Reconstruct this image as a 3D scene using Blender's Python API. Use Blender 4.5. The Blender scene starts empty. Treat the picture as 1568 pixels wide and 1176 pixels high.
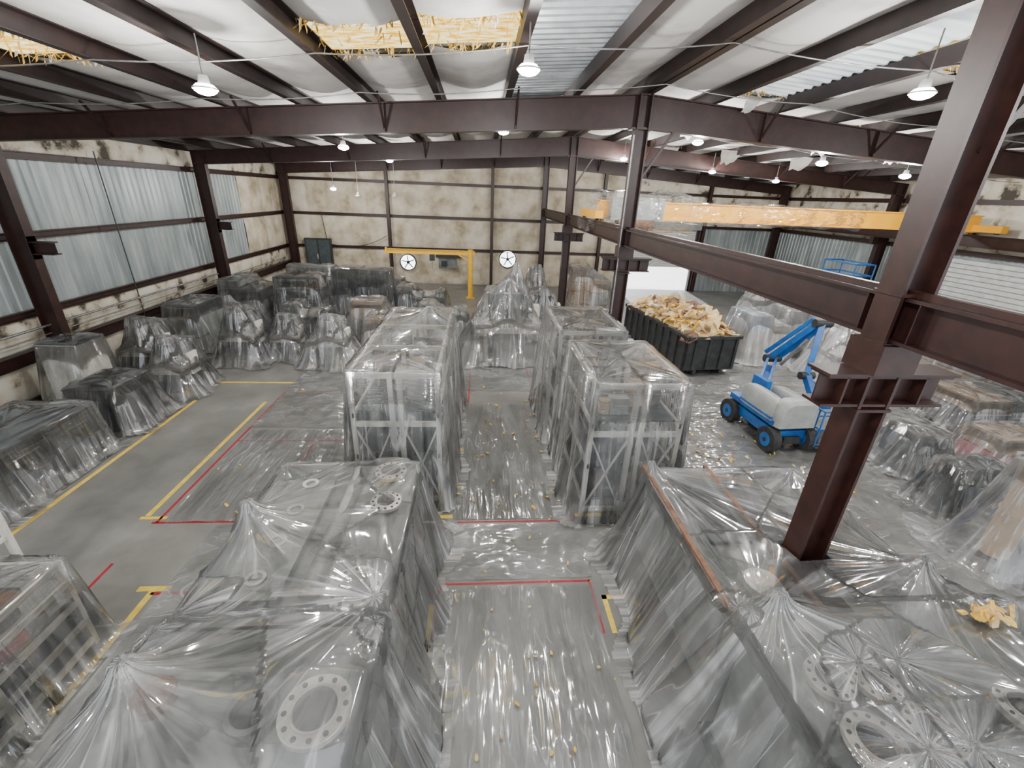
import bpy, math, random
import numpy as np
from mathutils import Vector, Matrix
random.seed(7); np.random.seed(7)
S=bpy.context.scene
COL=S.collection

# ---------------------------------------------------------------- materials
def nm(name):
    m=bpy.data.materials.new(name); m.use_nodes=True
    nt=m.node_tree; nt.nodes.clear()
    out=nt.nodes.new('ShaderNodeOutputMaterial')
    return m,nt,out
def N(nt,t,**k):
    n=nt.nodes.new(t)
    for a,b in k.items(): setattr(n,a,b)
    return n
def L(nt,a,b): nt.links.new(a,b)
def coords(nt,scale=(1,1,1),attr=None):
    mp=N(nt,'ShaderNodeMapping'); mp.inputs['Scale'].default_value=scale
    if attr:
        at=N(nt,'ShaderNodeAttribute',attribute_name=attr); L(nt,at.outputs['Vector'],mp.inputs['Vector'])
    else:
        tc=N(nt,'ShaderNodeTexCoord'); L(nt,tc.outputs['Object'],mp.inputs['Vector'])
    return mp.outputs[0]
def noise(nt,v,scale,detail=4,rough=.5,dist=0):
    n=N(nt,'ShaderNodeTexNoise'); n.inputs['Scale'].default_value=scale; n.inputs['Detail'].default_value=detail
    n.inputs['Roughness'].default_value=rough; n.inputs['Distortion'].default_value=dist; L(nt,v,n.inputs['Vector']); return n.outputs['Fac']
def math_(nt,op,a,b=None,c=None,clamp=False):
    n=N(nt,'ShaderNodeMath',operation=op,use_clamp=clamp)
    for i,x in enumerate((a,b,c)):
        if x is None: continue
        if isinstance(x,(int,float)): n.inputs[i].default_value=x
        else: L(nt,x,n.inputs[i])
    return n.outputs[0]
def mapr(nt,v,a,b,c=0,d=1):
    n=N(nt,'ShaderNodeMapRange'); L(nt,v,n.inputs['Value'])
    for k,x in (('From Min',a),('From Max',b),('To Min',c),('To Max',d)): n.inputs[k].default_value=x
    return n.outputs[0]
def ramp(nt,fac,stops):
    r=N(nt,'ShaderNodeValToRGB'); e=r.color_ramp.elements
    while len(e)<len(stops): e.new(.5)
    for i,(p,c) in enumerate(stops):
        e[i].position=p; e[i].color=(c[0],c[1],c[2],1)
    L(nt,fac,r.inputs[0]); return r.outputs[0]
def mvar(name,c1,c2,scale=3,rough=.6,metal=0,bump=0.0,stretch=(1,1,1),lo=.35,hi=.65,c3=None):
    m,nt,out=nm(name)
    f=noise(nt,coords(nt,stretch),scale,6,.6)
    st=[(lo,c1),(hi,c2)]
    if c3: st.append((min(hi+.12,1),c3))
    c=ramp(nt,f,st)
    b=N(nt,'ShaderNodeBsdfPrincipled'); b.inputs['Roughness'].default_value=rough; b.inputs['Metallic'].default_value=metal
    L(nt,c,b.inputs['Base Color'])
    if bump:
        bp=N(nt,'ShaderNodeBump'); bp.inputs['Strength'].default_value=bump; bp.inputs['Distance'].default_value=.02
        L(nt,f,bp.inputs['Height']); L(nt,bp.outputs[0],b.inputs['Normal'])
    L(nt,b.outputs[0],out.inputs[0]); return m
def memit(name,c,s):
    m,nt,out=nm(name); e=N(nt,'ShaderNodeEmission'); e.inputs[0].default_value=(*c,1); e.inputs[1].default_value=s
    L(nt,e.outputs[0],out.inputs[0]); return m

def mplastic(name,base=.08,fs=(1,1,1),attr='fold',fa=3.0,fb=9.0,gloss=.07,rough=.08,crease=.5,iso=2.0,isoh=.4,tint=(.97,.98,.985),bump=.8,veil=.3,dist=0.0,frm=1.15,bw=.45):
    m,nt,out=nm(name)
    F=coords(nt,fs,attr); O=coords(nt)
    nA=noise(nt,F,fa,1,.45,dist); nB=noise(nt,F,fb,1,.5,dist); nI=noise(nt,O,iso,3,.5,.3)
    lA=mapr(nt,math_(nt,'ABSOLUTE',math_(nt,'SUBTRACT',nA,.5)),0,.02,1,0)
    lB=mapr(nt,math_(nt,'ABSOLUTE',math_(nt,'SUBTRACT',nB,.55)),0,.025,1,0)
    mk=mapr(nt,nI,.43,.6)
    cr=math_(nt,'ADD',math_(nt,'MULTIPLY',lA,.8),math_(nt,'MULTIPLY',lB,bw))
    cr=math_(nt,'MULTIPLY',cr,math_(nt,'MULTIPLY_ADD',mk,.92,.08))
    h=math_(nt,'ADD',math_(nt,'MULTIPLY_ADD',nA,2.6,math_(nt,'MULTIPLY',nB,.9)),math_(nt,'MULTIPLY',nI,isoh))
    bp=N(nt,'ShaderNodeBump'); bp.inputs['Strength'].default_value=bump; bp.inputs['Distance'].default_value=.04; L(nt,h,bp.inputs['Height'])
    vv=math_(nt,'ADD',math_(nt,'MULTIPLY',mapr(nt,nA,.4,.7),.45),math_(nt,'ADD',math_(nt,'MULTIPLY',mapr(nt,nB,.45,.72),.3),math_(nt,'MULTIPLY',mapr(nt,nI,.4,.65),.4)))
    bs=math_(nt,'MULTIPLY_ADD',vv,veil,base)
    if attr=='fold':
        ga=N(nt,'ShaderNodeAttribute',attribute_name='gather')
        bs=math_(nt,'MULTIPLY_ADD',math_(nt,'MULTIPLY',ga.outputs['Fac'],mapr(nt,nB,.4,.6,.2,1)),.45,bs)
    op=math_(nt,'MULTIPLY_ADD',cr,crease,bs,True)  # white crease lines: denser folds plus highlight streaks painted into the opacity
    tr=N(nt,'ShaderNodeBsdfTransparent'); tr.inputs[0].default_value=(.99,.995,.995,1)
    df=N(nt,'ShaderNodeBsdfDiffuse'); df.inputs[0].default_value=(*tint,1); L(nt,bp.outputs[0],df.inputs['Normal'])
    tl=N(nt,'ShaderNodeBsdfTranslucent'); tl.inputs[0].default_value=(*tint,1)
    md=N(nt,'ShaderNodeMixShader'); md.inputs[0].default_value=.4; L(nt,df.outputs[0],md.inputs[1]); L(nt,tl.outputs[0],md.inputs[2])
    mx=N(nt,'ShaderNodeMixShader'); L(nt,op,mx.inputs[0]); L(nt,tr.outputs[0],mx.inputs[1]); L(nt,md.outputs[0],mx.inputs[2])
    gl=N(nt,'ShaderNodeBsdfGlossy'); gl.inputs['Roughness'].default_value=rough; L(nt,bp.outputs[0],gl.inputs['Normal'])
    fr=N(nt,'ShaderNodeFresnel'); fr.inputs['IOR'].default_value=1.5; L(nt,bp.outputs[0],fr.inputs['Normal'])
    fm=math_(nt,'MULTIPLY_ADD',fr.outputs[0],frm,gloss,True)
    m2=N(nt,'ShaderNodeMixShader'); L(nt,fm,m2.inputs[0]); L(nt,mx.outputs[0],m2.inputs[1]); L(nt,gl.outputs[0],m2.inputs[2])
    L(nt,m2.outputs[0],out.inputs[0]); return m

M={}
M['maroon']=mvar('maroon_steel',(.016,.0055,.0045),(.034,.011,.0085),4,.45)
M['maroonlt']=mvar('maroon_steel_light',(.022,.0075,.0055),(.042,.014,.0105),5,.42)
M['purlin']=mvar('purlin_paint',(.009,.0045,.004),(.020,.009,.0075),4,.5)
M['siding']=mvar('galvanized_siding',(.22,.26,.26),(.42,.46,.46),1.6,.42,.3,stretch=(1,1,.2))
M['deck']=mvar('roof_deck_metal',(.42,.46,.48),(.6,.64,.66),2,.35,.4)
M['rollup']=mvar('rollup_door_paint',(.5,.51,.5),(.65,.66,.64),3,.5)
M['tan']=mvar('wall_insulation_tan',(.22,.165,.09),(.52,.45,.33),.8,.7,0,.15,lo=.28,hi=.48,c3=(.64,.58,.47))
M['cream']=mvar('wall_insulation_cream',(.05,.04,.025),(.52,.46,.35),1.1,.7,0,.15,lo=.37,hi=.46,c3=(.66,.62,.52))
M['roofins']=mvar('roof_insulation_white',(.38,.35,.32),(.66,.635,.605),.6,.75,0,.1,lo=.3,hi=.52)
M['fiber']=mvar('fiberglass_yellow',(.6,.33,.03),(.85,.6,.15),6,.9,0,.6)
M['scrap']=mvar('insulation_scrap',(.55,.33,.10),(.80,.66,.38),2.2,.9,0,.6,c3=(.42,.22,.07))
M['scrapw']=mvar('insulation_facing_scrap',(.5,.42,.3),(.78,.72,.6),2.2,.8,0,.4)
M['concrete']=mvar('concrete_floor',(.14,.14,.13),(.23,.225,.21),.8,.35,0,.05,lo=.3,hi=.62,c3=(.29,.285,.27))
M['dark']=mvar('dark_machine_paint',(.015,.017,.019),(.04,.044,.048),5,.5)
M['grey']=mvar('grey_machine_paint',(.20,.21,.20),(.30,.31,.295),4,.45)
M['greygr']=mvar('greygreen_machine_paint',(.10,.11,.105),(.19,.20,.19),2.5,.5)
M['flange']=mvar('machined_steel',(.42,.395,.35),(.6,.57,.52),8,.4,.2)
M['hole']=mvar('bore_shadow_steel',(.02,.02,.02),(.04,.04,.04),5,.8)
M['rust']=mvar('rust_brown',(.12,.055,.03),(.22,.12,.07),5,.7)
M['wood']=mvar('wood_crate',(.28,.17,.09),(.42,.29,.17),3,.7,stretch=(1,1,6))
M['card']=mvar('cardboard',(.36,.25,.15),(.46,.33,.2),3,.8)
M['beige']=mvar('beige_tube',(.55,.36,.22),(.68,.5,.34),3,.6)
M['creamsteel']=mvar('rack_cream_paint',(.58,.55,.49),(.74,.71,.64),5,.45)
M['yellow']=mvar('yellow_paint',(.78,.42,.02),(.88,.52,.03),4,.45)
M['orange']=mvar('crane_orange_paint',(.85,.38,.01),(.92,.46,.02),2,.45)
M['liney']=mvar('floor_line_yellow_paint',(.62,.42,.04),(.82,.6,.10),7,.6)
M['red']=mvar('red_tape',(.28,.01,.02),(.42,.02,.035),6,.5)
M['blue']=mvar('lift_blue_paint',(.008,.085,.33),(.012,.15,.46),4,.35)
M['bluel']=mvar('blue_tarp',(.15,.35,.6),(.3,.5,.72),3,.5)
M['liftgrey']=mvar('lift_cover_grey',(.30,.31,.30),(.40,.41,.39),4,.4)
M['tire']=mvar('tire_rubber',(.02,.02,.02),(.04,.04,.04),8,.8)
M['redp']=mvar('red_plastic',(.5,.12,.15),(.6,.2,.22),4,.5)
M['bin']=mvar('bin_dark_plastic',(.04,.052,.057),(.065,.08,.088),4,.5)
M['conduit']=mvar('conduit_metal',(.2,.2,.2),(.35,.35,.34),6,.4,.6)
M['lampal']=mvar('lamp_housing',(.5,.5,.5),(.65,.65,.65),6,.35,.4)
M['dumpster']=mvar('dumpster_steel',(.018,.019,.02),(.04,.042,.044),4,.6)
M['ground']=mvar('outdoor_concrete',(.85,.85,.83),(.92,.92,.9),1,.8)
M['glass']=mvar('car_glass',(.02,.02,.03),(.04,.04,.05),4,.1)
M['lamp']=memit('lamp_lens_glow',(1,.98,.93),80)
M['shade']=memit('lamp_acrylic_shade_glow',(1,.98,.94),16)
M['day']=memit('daylight_fan_opening',(.95,1,1),6)
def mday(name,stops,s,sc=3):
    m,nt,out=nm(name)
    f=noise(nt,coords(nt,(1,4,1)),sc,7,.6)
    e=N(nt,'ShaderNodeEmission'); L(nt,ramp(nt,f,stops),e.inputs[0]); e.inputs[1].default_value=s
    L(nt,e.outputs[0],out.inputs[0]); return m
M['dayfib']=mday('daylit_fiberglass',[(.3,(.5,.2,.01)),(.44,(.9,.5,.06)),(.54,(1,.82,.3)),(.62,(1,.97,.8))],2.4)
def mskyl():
    m,nt,out=nm('daylight_glow_roof_panel')
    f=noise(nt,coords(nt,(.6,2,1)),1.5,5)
    e=N(nt,'ShaderNodeEmission'); L(nt,ramp(nt,f,[(.35,(.25,.3,.32)),(.5,(.7,.77,.8)),(.62,(1,1,1))]),e.inputs[0]); e.inputs[1].default_value=.8  # mottled emission stands in for daylight coming through the panel
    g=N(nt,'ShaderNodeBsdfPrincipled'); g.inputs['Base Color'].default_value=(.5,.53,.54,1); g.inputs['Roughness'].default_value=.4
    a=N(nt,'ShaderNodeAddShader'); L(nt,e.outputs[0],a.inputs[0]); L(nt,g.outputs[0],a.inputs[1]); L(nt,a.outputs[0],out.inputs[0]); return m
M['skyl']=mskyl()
M['pl']=mplastic('clear_plastic_sheet',.04,veil=.3)
M['pld']=mplastic('thin_clear_plastic_sheet',.0,veil=.2,crease=.55)
M['plfg']=mplastic('clear_plastic_sheet_near',.03,fa=3.4,fb=11,veil=.27,crease=.5,iso=1.2,isoh=.3)
M['plw']=mplastic('milky_plastic_sheet',.3,veil=.4)
M['plfl']=mplastic('clear_plastic_floor_sheet',.08,fs=(1,.13,1),attr=None,fa=4,fb=11,veil=.22,crease=.42,iso=.8,gloss=.09,rough=.12,bump=.8,dist=.15,isoh=.8)
M['plflx']=mplastic('clear_plastic_floor_sheet_cross',.1,fs=(.3,.6,1),attr=None,fa=3,fb=8,veil=.26,crease=.42,iso=.8,gloss=.09,rough=.12,bump=.8,dist=.3,isoh=.8)
M['plwrap']=mplastic('beam_plastic_wrap',.0,fs=(1,3,3),attr=None,fa=2.0,fb=5,veil=.08,crease=.35,iso=1.3,gloss=.02,frm=.5)

# ---------------------------------------------------------------- mesh builder
class MB:
    def __init__(s): s.v=[];s.f=[];s.m=[];s.sm=[];s.mats=[]
    def mi(s,k):
        mt=M[k]
        if mt not in s.mats: s.mats.append(mt)
        return s.mats.index(mt)
    def add(s,vs,fs,k,smooth=False):
        o=len(s.v); s.v+= [tuple(p) for p in vs]; i=s.mi(k)
        for f in fs: s.f.append(tuple(a+o for a in f)); s.m.append(i); s.sm.append(smooth)
    def hexa(s,p,k):
        s.add(p,[(0,3,2,1),(4,5,6,7),(0,1,5,4),(1,2,6,5),(2,3,7,6),(3,0,4,7)],k)
    def box(s,x0,x1,y0,y1,z0,z1,k):
        s.hexa([(x0,y0,z0),(x1,y0,z0),(x1,y1,z0),(x0,y1,z0),(x0,y0,z1),(x1,y0,z1),(x1,y1,z1),(x0,y1,z1)],k)
    def obox(s,c,sz,rz,k,rx=0):
        R=Matrix.Rotation(rz,3,'Z')@Matrix.Rotation(rx,3,'X'); c=Vector(c); p=[]
        for z in(-.5,.5):
            for x,y in((-.5,-.5),(.5,-.5),(.5,.5),(-.5,.5)):
                p.append(c+R@Vector((x*sz[0],y*sz[1],z*sz[2])))
        s.hexa(p,k)
    def bar(s,p0,p1,w,h,k,up=(0,0,1),off=(0,0)):
        p0=Vector(p0);p1=Vector(p1);d=(p1-p0).normalized();u=Vector(up)
        a=d.cross(u)
        if a.length<1e-3: a=d.cross(Vector((0,1,0)))
        a.normalize(); b=a.cross(d).normalized()
        P=[]
        for q in(p0,p1):
            for x,y in((-.5,-.5),(.5,-.5),(.5,.5),(-.5,.5)):
                P.append(q+a*(x*w+off[0])+b*(y*h+off[1]))
        s.hexa(P,k)
    def ibeam(s,p0,p1,h,w,k,up=(0,0,1),tw=.02,tf=.03,c=False):
        s.bar(p0,p1,tw,h-2*tf,k,up,(-w/2+tw/2 if c else 0,0))
        s.bar(p0,p1,w,tf,k,up,(0,h/2-tf/2)); s.bar(p0,p1,w,tf,k,up,(0,-h/2+tf/2))
    def cyl(s,p0,p1,r,k,r1=None,n=16,caps=True,smooth=True):
        p0=Vector(p0);p1=Vector(p1);d=(p1-p0).normalized(); r1=r if r1 is None else r1
        a=d.orthogonal().normalized(); b=d.cross(a)
        vs=[]
        for q,rr in((p0,r),(p1,r1)):
            for i in range(n):
                t=2*math.pi*i/n; vs.append(q+(a*math.cos(t)+b*math.sin(t))*rr)
        s.add(vs,[(i,(i+1)%n,n+(i+1)%n,n+i) for i in range(n)],k,smooth)
        if caps:
            s.add(vs[:n],[tuple(range(n))[::-1]],k); s.add(vs[n:],[tuple(range(n))],k)
    def ring(s,c,ro,ri,z0,z1,k,n=28):
        vs=[]
        for z,r in((z0,ro),(z1,ro),(z1,ri),(z0,ri)):
            for i in range(n):
                t=2*math.pi*i/n; vs.append((c[0]+r*math.cos(t),c[1]+r*math.sin(t),z))
        fs=[]
        for j in range(4):
            for i in range(n): fs.append((j*n+i,j*n+(i+1)%n,((j+1)%4)*n+(i+1)%n,((j+1)%4)*n+i))
        s.add(vs,fs,k)
    def flange(s,x,y,z0,z1,r):
        s.cyl((x,y,z0),(x,y,z1-.06),r*.66,'greygr',n=28)
        s.ring((x,y),r,r*.62,z1-.06,z1,'flange')
        s.ring((x,y),r*.68,r*.6,z1-.06,z1+.012,'flange')
        s.cyl((x,y,z1-.058),(x,y,z1-.045),r*.62,'hole',n=28)
        for i in range(12):
            t=2*math.pi*i/12+.13
            px,py=x+r*.83*math.cos(t),y+r*.83*math.sin(t)
            s.cyl((px,py,z1),(px,py,z1+.006),r*.08,'hole',n=8)
    def grid(s,fn,nu,nv,k,smooth=True,skip=None):
        vs=[fn(i/nu,j/nv) for i in range(nu+1) for j in range(nv+1)]
        fs=[]
        for i in range(nu):
            for j in range(nv):
                if skip and skip((i+.5)/nu,(j+.5)/nv): continue
                a=i*(nv+1)+j; fs.append((a,a+nv+1,a+nv+2,a+1))
        s.add(vs,fs,k,smooth)
    def finish(s,name,parent=None,bevel=0,center=True):
        me=bpy.data.meshes.new(name)
        V=np.array(s.v,dtype=float)
        if center and parent is None:
            c=np.array([(V[:,0].min()+V[:,0].max())/2,(V[:,1].min()+V[:,1].max())/2,V[:,2].min()])
        else: c=np.zeros(3)
        if parent is not None: c=np.array(parent.location)
        V=V-c
        me.from_pydata(V.tolist(),[],s.f)
        for mt in s.mats: me.materials.append(mt)
        me.polygons.foreach_set('material_index',s.m); me.polygons.foreach_set('use_smooth',s.sm)
        me.update()
        o=bpy.data.objects.new(name,me); COL.objects.link(o)
        if parent is not None: o.parent=parent
        else: o.location=c
        if bevel:
            b=o.modifiers.new('bevel','BEVEL'); b.width=bevel; b.segments=2; b.limit_method='ANGLE'
        return o

# ---------------------------------------------------------------- noise + drape
_T=np.random.RandomState(3).rand(256,256)
def vn(x,y,seed=0):
    x=np.asarray(x,float)+seed*17.31; y=np.asarray(y,float)+seed*7.77
    xi=np.floor(x).astype(int); yi=np.floor(y).astype(int); fx=x-xi; fy=y-yi
    fx=fx*fx*(3-2*fx); fy=fy*fy*(3-2*fy)
    a=_T[xi%256,yi%256]; b=_T[(xi+1)%256,yi%256]; c=_T[xi%256,(yi+1)%256]; d=_T[(xi+1)%256,(yi+1)%256]
    return (a*(1-fx)+b*fx)*(1-fy)+(c*(1-fx)+d*fx)*fy
def rg(n): return 1-np.abs(2*n-1)
def drape(name,boxes,parent,res=.08,flare=.35,skirt=.35,seed=1,amp=.035,mk='pl',iters=500,z0=0.0,holes=None,wide=None):
    pad=flare*1.7+skirt+.1+(wide or 0)*1.6
    x0=min(b[0] for b in boxes)-pad; x1=max(b[1] for b in boxes)+pad
    y0=min(b[2] for b in boxes)-pad; y1=max(b[3] for b in boxes)+pad
    xs=np.arange(x0,x1,res); ys=np.arange(y0,y1,res)
    X,Y=np.meshgrid(xs,ys,indexing='ij')
    thr=flare*(.5+1.0*vn(X*1.6,Y*1.6,seed))
    if wide:   # extra spread of the sheet on the outer side (away from the aisle)
        xm=(x0+x1)/2; side=-1 if xm<0 else 1
        e=min(b[0] for b in boxes) if side<0 else max(b[1] for b in boxes)
        thr=thr+wide*np.clip(((X-e)*side)/.3+.3,0,1)*(.6+.8*vn(X*0+3,Y*1.2,seed))
    dist=np.full(X.shape,1e9); obs=np.zeros(X.shape); h=np.zeros(X.shape)
    FX=X.copy(); FY=Y.copy(); FZ=np.zeros(X.shape)
    for (a,b,c,d,z) in boxes:
        dx=np.maximum(np.maximum(a-X,X-b),0); dy=np.maximum(np.maximum(c-Y,Y-d),0)
        ds=np.hypot(dx,dy)
        if (b-a)>.35 or (d-c)>.35 or len(boxes)<2:
            near=ds<dist
            ins=min(.25,(b-a)*.4,(d-c)*.4)
            qx=np.clip(X,a+ins,b-ins); qy=np.clip(Y,c+ins,d-ins)
            ux=X-qx; uy=Y-qy; ul=np.hypot(ux,uy)+1e-6
            FX=np.where(near,qx+.45*ux/ul,FX); FY=np.where(near,qy+.45*uy/ul,FY)
            dist=np.minimum(dist,ds)
        obs=np.where(ds<res*.6,np.maximum(obs,z-z0),obs)
        h=np.maximum(h,(z-z0)*np.clip(1-ds/thr,0,1))
    # taut fans start at machine corners and at the sharp peaks that hold the sheet up
    cent=[]
    for (a,b,c,dd,z) in boxes:
        if (b-a)<.15 and (dd-c)<.15: cent.append(((a+b)/2,(c+dd)/2,1.8,.8))
        elif (b-a)<.7 and (dd-c)<.8 and len(boxes)>4: continue
        else: cent+= [(a+.06,c+.06,1,.4),(a+.06,dd-.06,1,.4),(b-.06,c+.06,1,.4),(b-.06,dd-.06,1,.4)]
    best=np.full(X.shape,1e9); TX=X*0;TY=X*0;TZ=X*0; RR=X*0+1; GW=X*0
    for i,(px,py,wt,gw) in enumerate(cent):
        r=np.hypot(X-px,Y-py)+1e-4; rr=r/wt; nb=rr<best
        TX=np.where(nb,px*3+.55*(X-px)/r,TX); TY=np.where(nb,py*3+.55*(Y-py)/r,TY); TZ=np.where(nb,r*.05+i*3.7,TZ); RR=np.where(nb,r,RR); GW=np.where(nb,gw,GW); best=np.minimum(best,rr)
    top=dist<res*.7
    free=dist<thr
    for _ in range(iters):
        av=(np.roll(h,1,0)+np.roll(h,-1,0)+np.roll(h,1,1)+np.roll(h,-1,1))/4
        h=np.where(free,np.maximum(obs,av),0)
    FX=np.where(top,TX,FX); FY=np.where(top,TY,FY); FZ=np.where(top,TZ,.06*h)
    G=np.where(top,GW*np.exp(-RR/.25),np.where(dist>thr,.5,.08+.5*np.exp(-h/.25)))
    gx,gy=np.gradient(h,res); ln=np.sqrt(gx**2+gy**2+1)
    nx,ny,nz=-gx/ln,-gy/ln,1/ln
    d=amp*.6*rg(vn(X*1.3,Y*1.3,seed+5))**2
    fall=np.where(top,np.clip(RR/.3,0,1)*np.exp(-RR/1.5),1)
    d+=fall*(amp*2.4*rg(vn(FX*2.6+FZ*2,FY*2.6+FZ,seed+3))**2+amp*.7*rg(vn(FX*7+FZ*3,FY*7,seed+7))**2)
    PX=X+nx*d; PY=Y+ny*d
    PZ=z0+np.maximum(h,0)+nz*d*np.where(h>.02,1,.5)+.012
    keep=(dist<thr+skirt*(.3+.9*vn(X*1.3,Y*1.3,seed+2)))
    if holes:
        for (hx,hy,hw,hd) in holes: keep&=~((np.abs(X-hx)<hw)&(np.abs(Y-hy)<hd))
    idx=-np.ones(X.shape,int); idx[keep]=np.arange(keep.sum())
    V=np.stack([PX[keep],PY[keep],PZ[keep]],1)-np.array(parent.location)
    q=keep[:-1,:-1]&keep[1:,:-1]&keep[1:,1:]&keep[:-1,1:]
    F=np.stack([idx[:-1,:-1][q],idx[1:,:-1][q],idx[1:,1:][q],idx[:-1,1:][q]],1)
    me=bpy.data.meshes.new(name); me.from_pydata(V.tolist(),[],F.tolist()); me.materials.append(M[mk])
    me.polygons.foreach_set('use_smooth',[True]*len(F))
    at=me.attributes.new('fold','FLOAT_VECTOR','POINT')
    at.data.foreach_set('vector',np.stack([FX[keep],FY[keep],FZ[keep]],1).astype(np.float32).ravel())
    at=me.attributes.new('gather','FLOAT','POINT')
    at.data.foreach_set('value',G[keep].astype(np.float32))
    me.update()
    o=bpy.data.objects.new(name,me); COL.objects.link(o); o.parent=parent
    return o

# ---------------------------------------------------------------- dimensions
XL,XR,YB=-12.9,21.4,31.6
RX=4.28
FR=[4.1,13.15,22.3]
def zt(x): return 8.55-.0765*abs(x-RX)
PD=.3

b=MB(); b.box(XL,XR,-4,YB,-.2,0,'concrete'); b.finish('floor')
b=MB(); b.box(-25,40,YB+.12,75,-.25,-.03,'ground'); b.finish('outdoor_ground')

# ---------------------------------------------------------------- walls
def corr(b,fn,s0,s1,z0,z1,k,pitch=.3,depth=.04):
    prof=[];s=s0
    while s<s1:
        prof+= [(s,0),(s+pitch*.55,0),(s+pitch*.65,depth),(s+pitch*.9,depth)]
        s+=pitch
    prof=[p for p in prof if p[0]<=s1]+[(s1,0)]
    vs=[];fs=[]
    for (a,d) in prof: vs.append(fn(a,z0,d)); vs.append(fn(a,z1,d))
    for i in range(len(prof)-1): fs.append((2*i,2*i+1,2*i+3,2*i+2))
    b.add(vs,fs,k)
def insul(b,fn,s0,s1,z0,z1,k,seed=1,seam=1.25):
    nu=max(4,int((s1-s0)/.11)); nv=max(4,int((z1-z0)/.16))
    def f(u,v):
        s=s0+u*(s1-s0); z=z0+v*(z1-z0)
        bl=.11*(abs(math.sin(math.pi*(s/seam)))**.35)*(math.sin(math.pi*v)**.4 if 0<v<1 else 0)
        bl+=.05*float(vn(s*1.2,z*1.2,seed))
        return fn(s,z,bl)
    b.grid(f,nu,nv,k)
fl=lambda s,z,d:(XL+.02+d,s,z)
fb=lambda s,z,d:(s,YB-.02-d,z)
fr=lambda s,z,d:(XR-.02-d,s,z)
b=MB(); b.box(XL-.1,XL-.02,-4,YB,0,zt(XL)+.3,'siding')
corr(b,fl,-4,26.2,2.4,6.5,'siding')
insul(b,fl,-4,YB,6.5,zt(XL)+.3,'cream',2); insul(b,fl,-4,YB,1.45,2.4,'cream',3); insul(b,fl,-4,YB,.05,1.2,'cream',5)
insul(b,fl,26.2,YB,2.4,4.4,'tan',7); insul(b,fl,26.2,YB,4.4,6.5,'tan',8)
b.finish('wall_left')
DX0,DX1,DZ=10.1,15.3,1.65
b=MB()
b.box(XL,DX0,YB,YB+.08,0,7.3,'siding'); b.box(DX1,XR,YB,YB+.08,0,7.3,'siding'); b.box(DX0,DX1,YB,YB+.08,4.3,7.3,'siding')
b.hexa([(XL,YB,7.3),(RX,YB,7.3),(RX,YB+.08,7.3),(XL,YB+.08,7.3),(XL,YB,7.45),(RX,YB,8.8),(RX,YB+.08,8.8),(XL,YB+.08,7.45)],'siding')
b.hexa([(RX,YB,7.3),(XR,YB,7.3),(XR,YB+.08,7.3),(RX,YB+.08,7.3),(RX,YB,8.8),(XR,YB,7.45),(XR,YB+.08,7.45),(RX,YB+.08,8.8)],'siding')
for (z0,z1,sd) in((.05,2.4,1),(2.4,4.45,2),(4.45,6.5,3),(6.5,7.3,4)):
    insul(b,fb,XL,DX0-.2,z0,z1,'tan',sd)
insul(b,fb,-4,10,7.3,8.1,'tan',6)
insul(b,fb,DX0-.2,XR,4.45,6.5,'cream',3); insul(b,fb,DX0-.2,XR,6.5,7.3,'cream',3)
corr(b,fb,DX1+.1,XR,0,4.45,'siding')
b.finish('wall_back')
b=MB(); b.box(XR+.02,XR+.1,-4,YB,0,zt(XR)+.3,'siding')
corr(b,fr,-4,YB,0,4.45,'siding'); insul(b,fr,-4,YB,4.45,6.4,'cream',4); insul(b,fr,-4,YB,6.4,zt(XR)+.3,'cream',6)
b.finish('wall_right')
b=MB()
z=DZ
while z<4.3: b.box(DX0+.02,DX1-.02,YB-.05,YB-.01,z,z+.11,'rollup'); b.box(DX0+.02,DX1-.02,YB-.03,YB-.01,z+.11,z+.125,'dark'); z+=.125
b.box(DX0-.15,DX0,YB-.25,YB-.01,0,4.4,'maroon'); b.box(DX1,DX1+.15,YB-.25,YB-.01,0,4.4,'maroon'); b.box(DX0-.15,DX1+.15,YB-.45,YB-.01,4.25,4.7,'grey')
b.finish('door_1')
b=MB(); z=.0
while z<4.2: b.box(XR-.16,XR-.08,14.2,19.2,z,z+.16,'rollup'); b.box(XR-.13,XR-.09,14.2,19.2,z+.16,z+.2,'grey'); z+=.2
b.box(XR-.3,XR-.06,14.0,14.2,0,4.4,'maroon'); b.box(XR-.3,XR-.06,19.2,19.4,0,4.4,'maroon')
b.finish('door_2')
b=MB()
for z in(2.4,4.45,6.5):
    b.ibeam((XL+.2,-4,z),(XL+.2,YB-.2,z),.2,.12,'maroon',c=True)
    b.ibeam((XR-.2,-4,z),(XR-.2,YB-.2,z),.2,.12,'maroon',c=True)
    b.ibeam((XL+.2,YB-.2,z),((DX0-.2) if z<4 else XR-.2,YB-.2,z),.17,.1,'maroon')
b.ibeam((XL+.28,-4,1.3),(XL+.28,YB-.2,1.3),.34,.2,'maroon')
b.ibeam((XL+.2,-4,.08),(XL+.2,YB-.2,.08),.14,.1,'maroon')
for x in(-6.0,.82,8.3,15.6): b.ibeam((x,YB-.42,0),(x,YB-.42,zt(x)-.5),.26,.2,'maroon',up=(0,1,0))
b.finish('trim_1')

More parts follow.
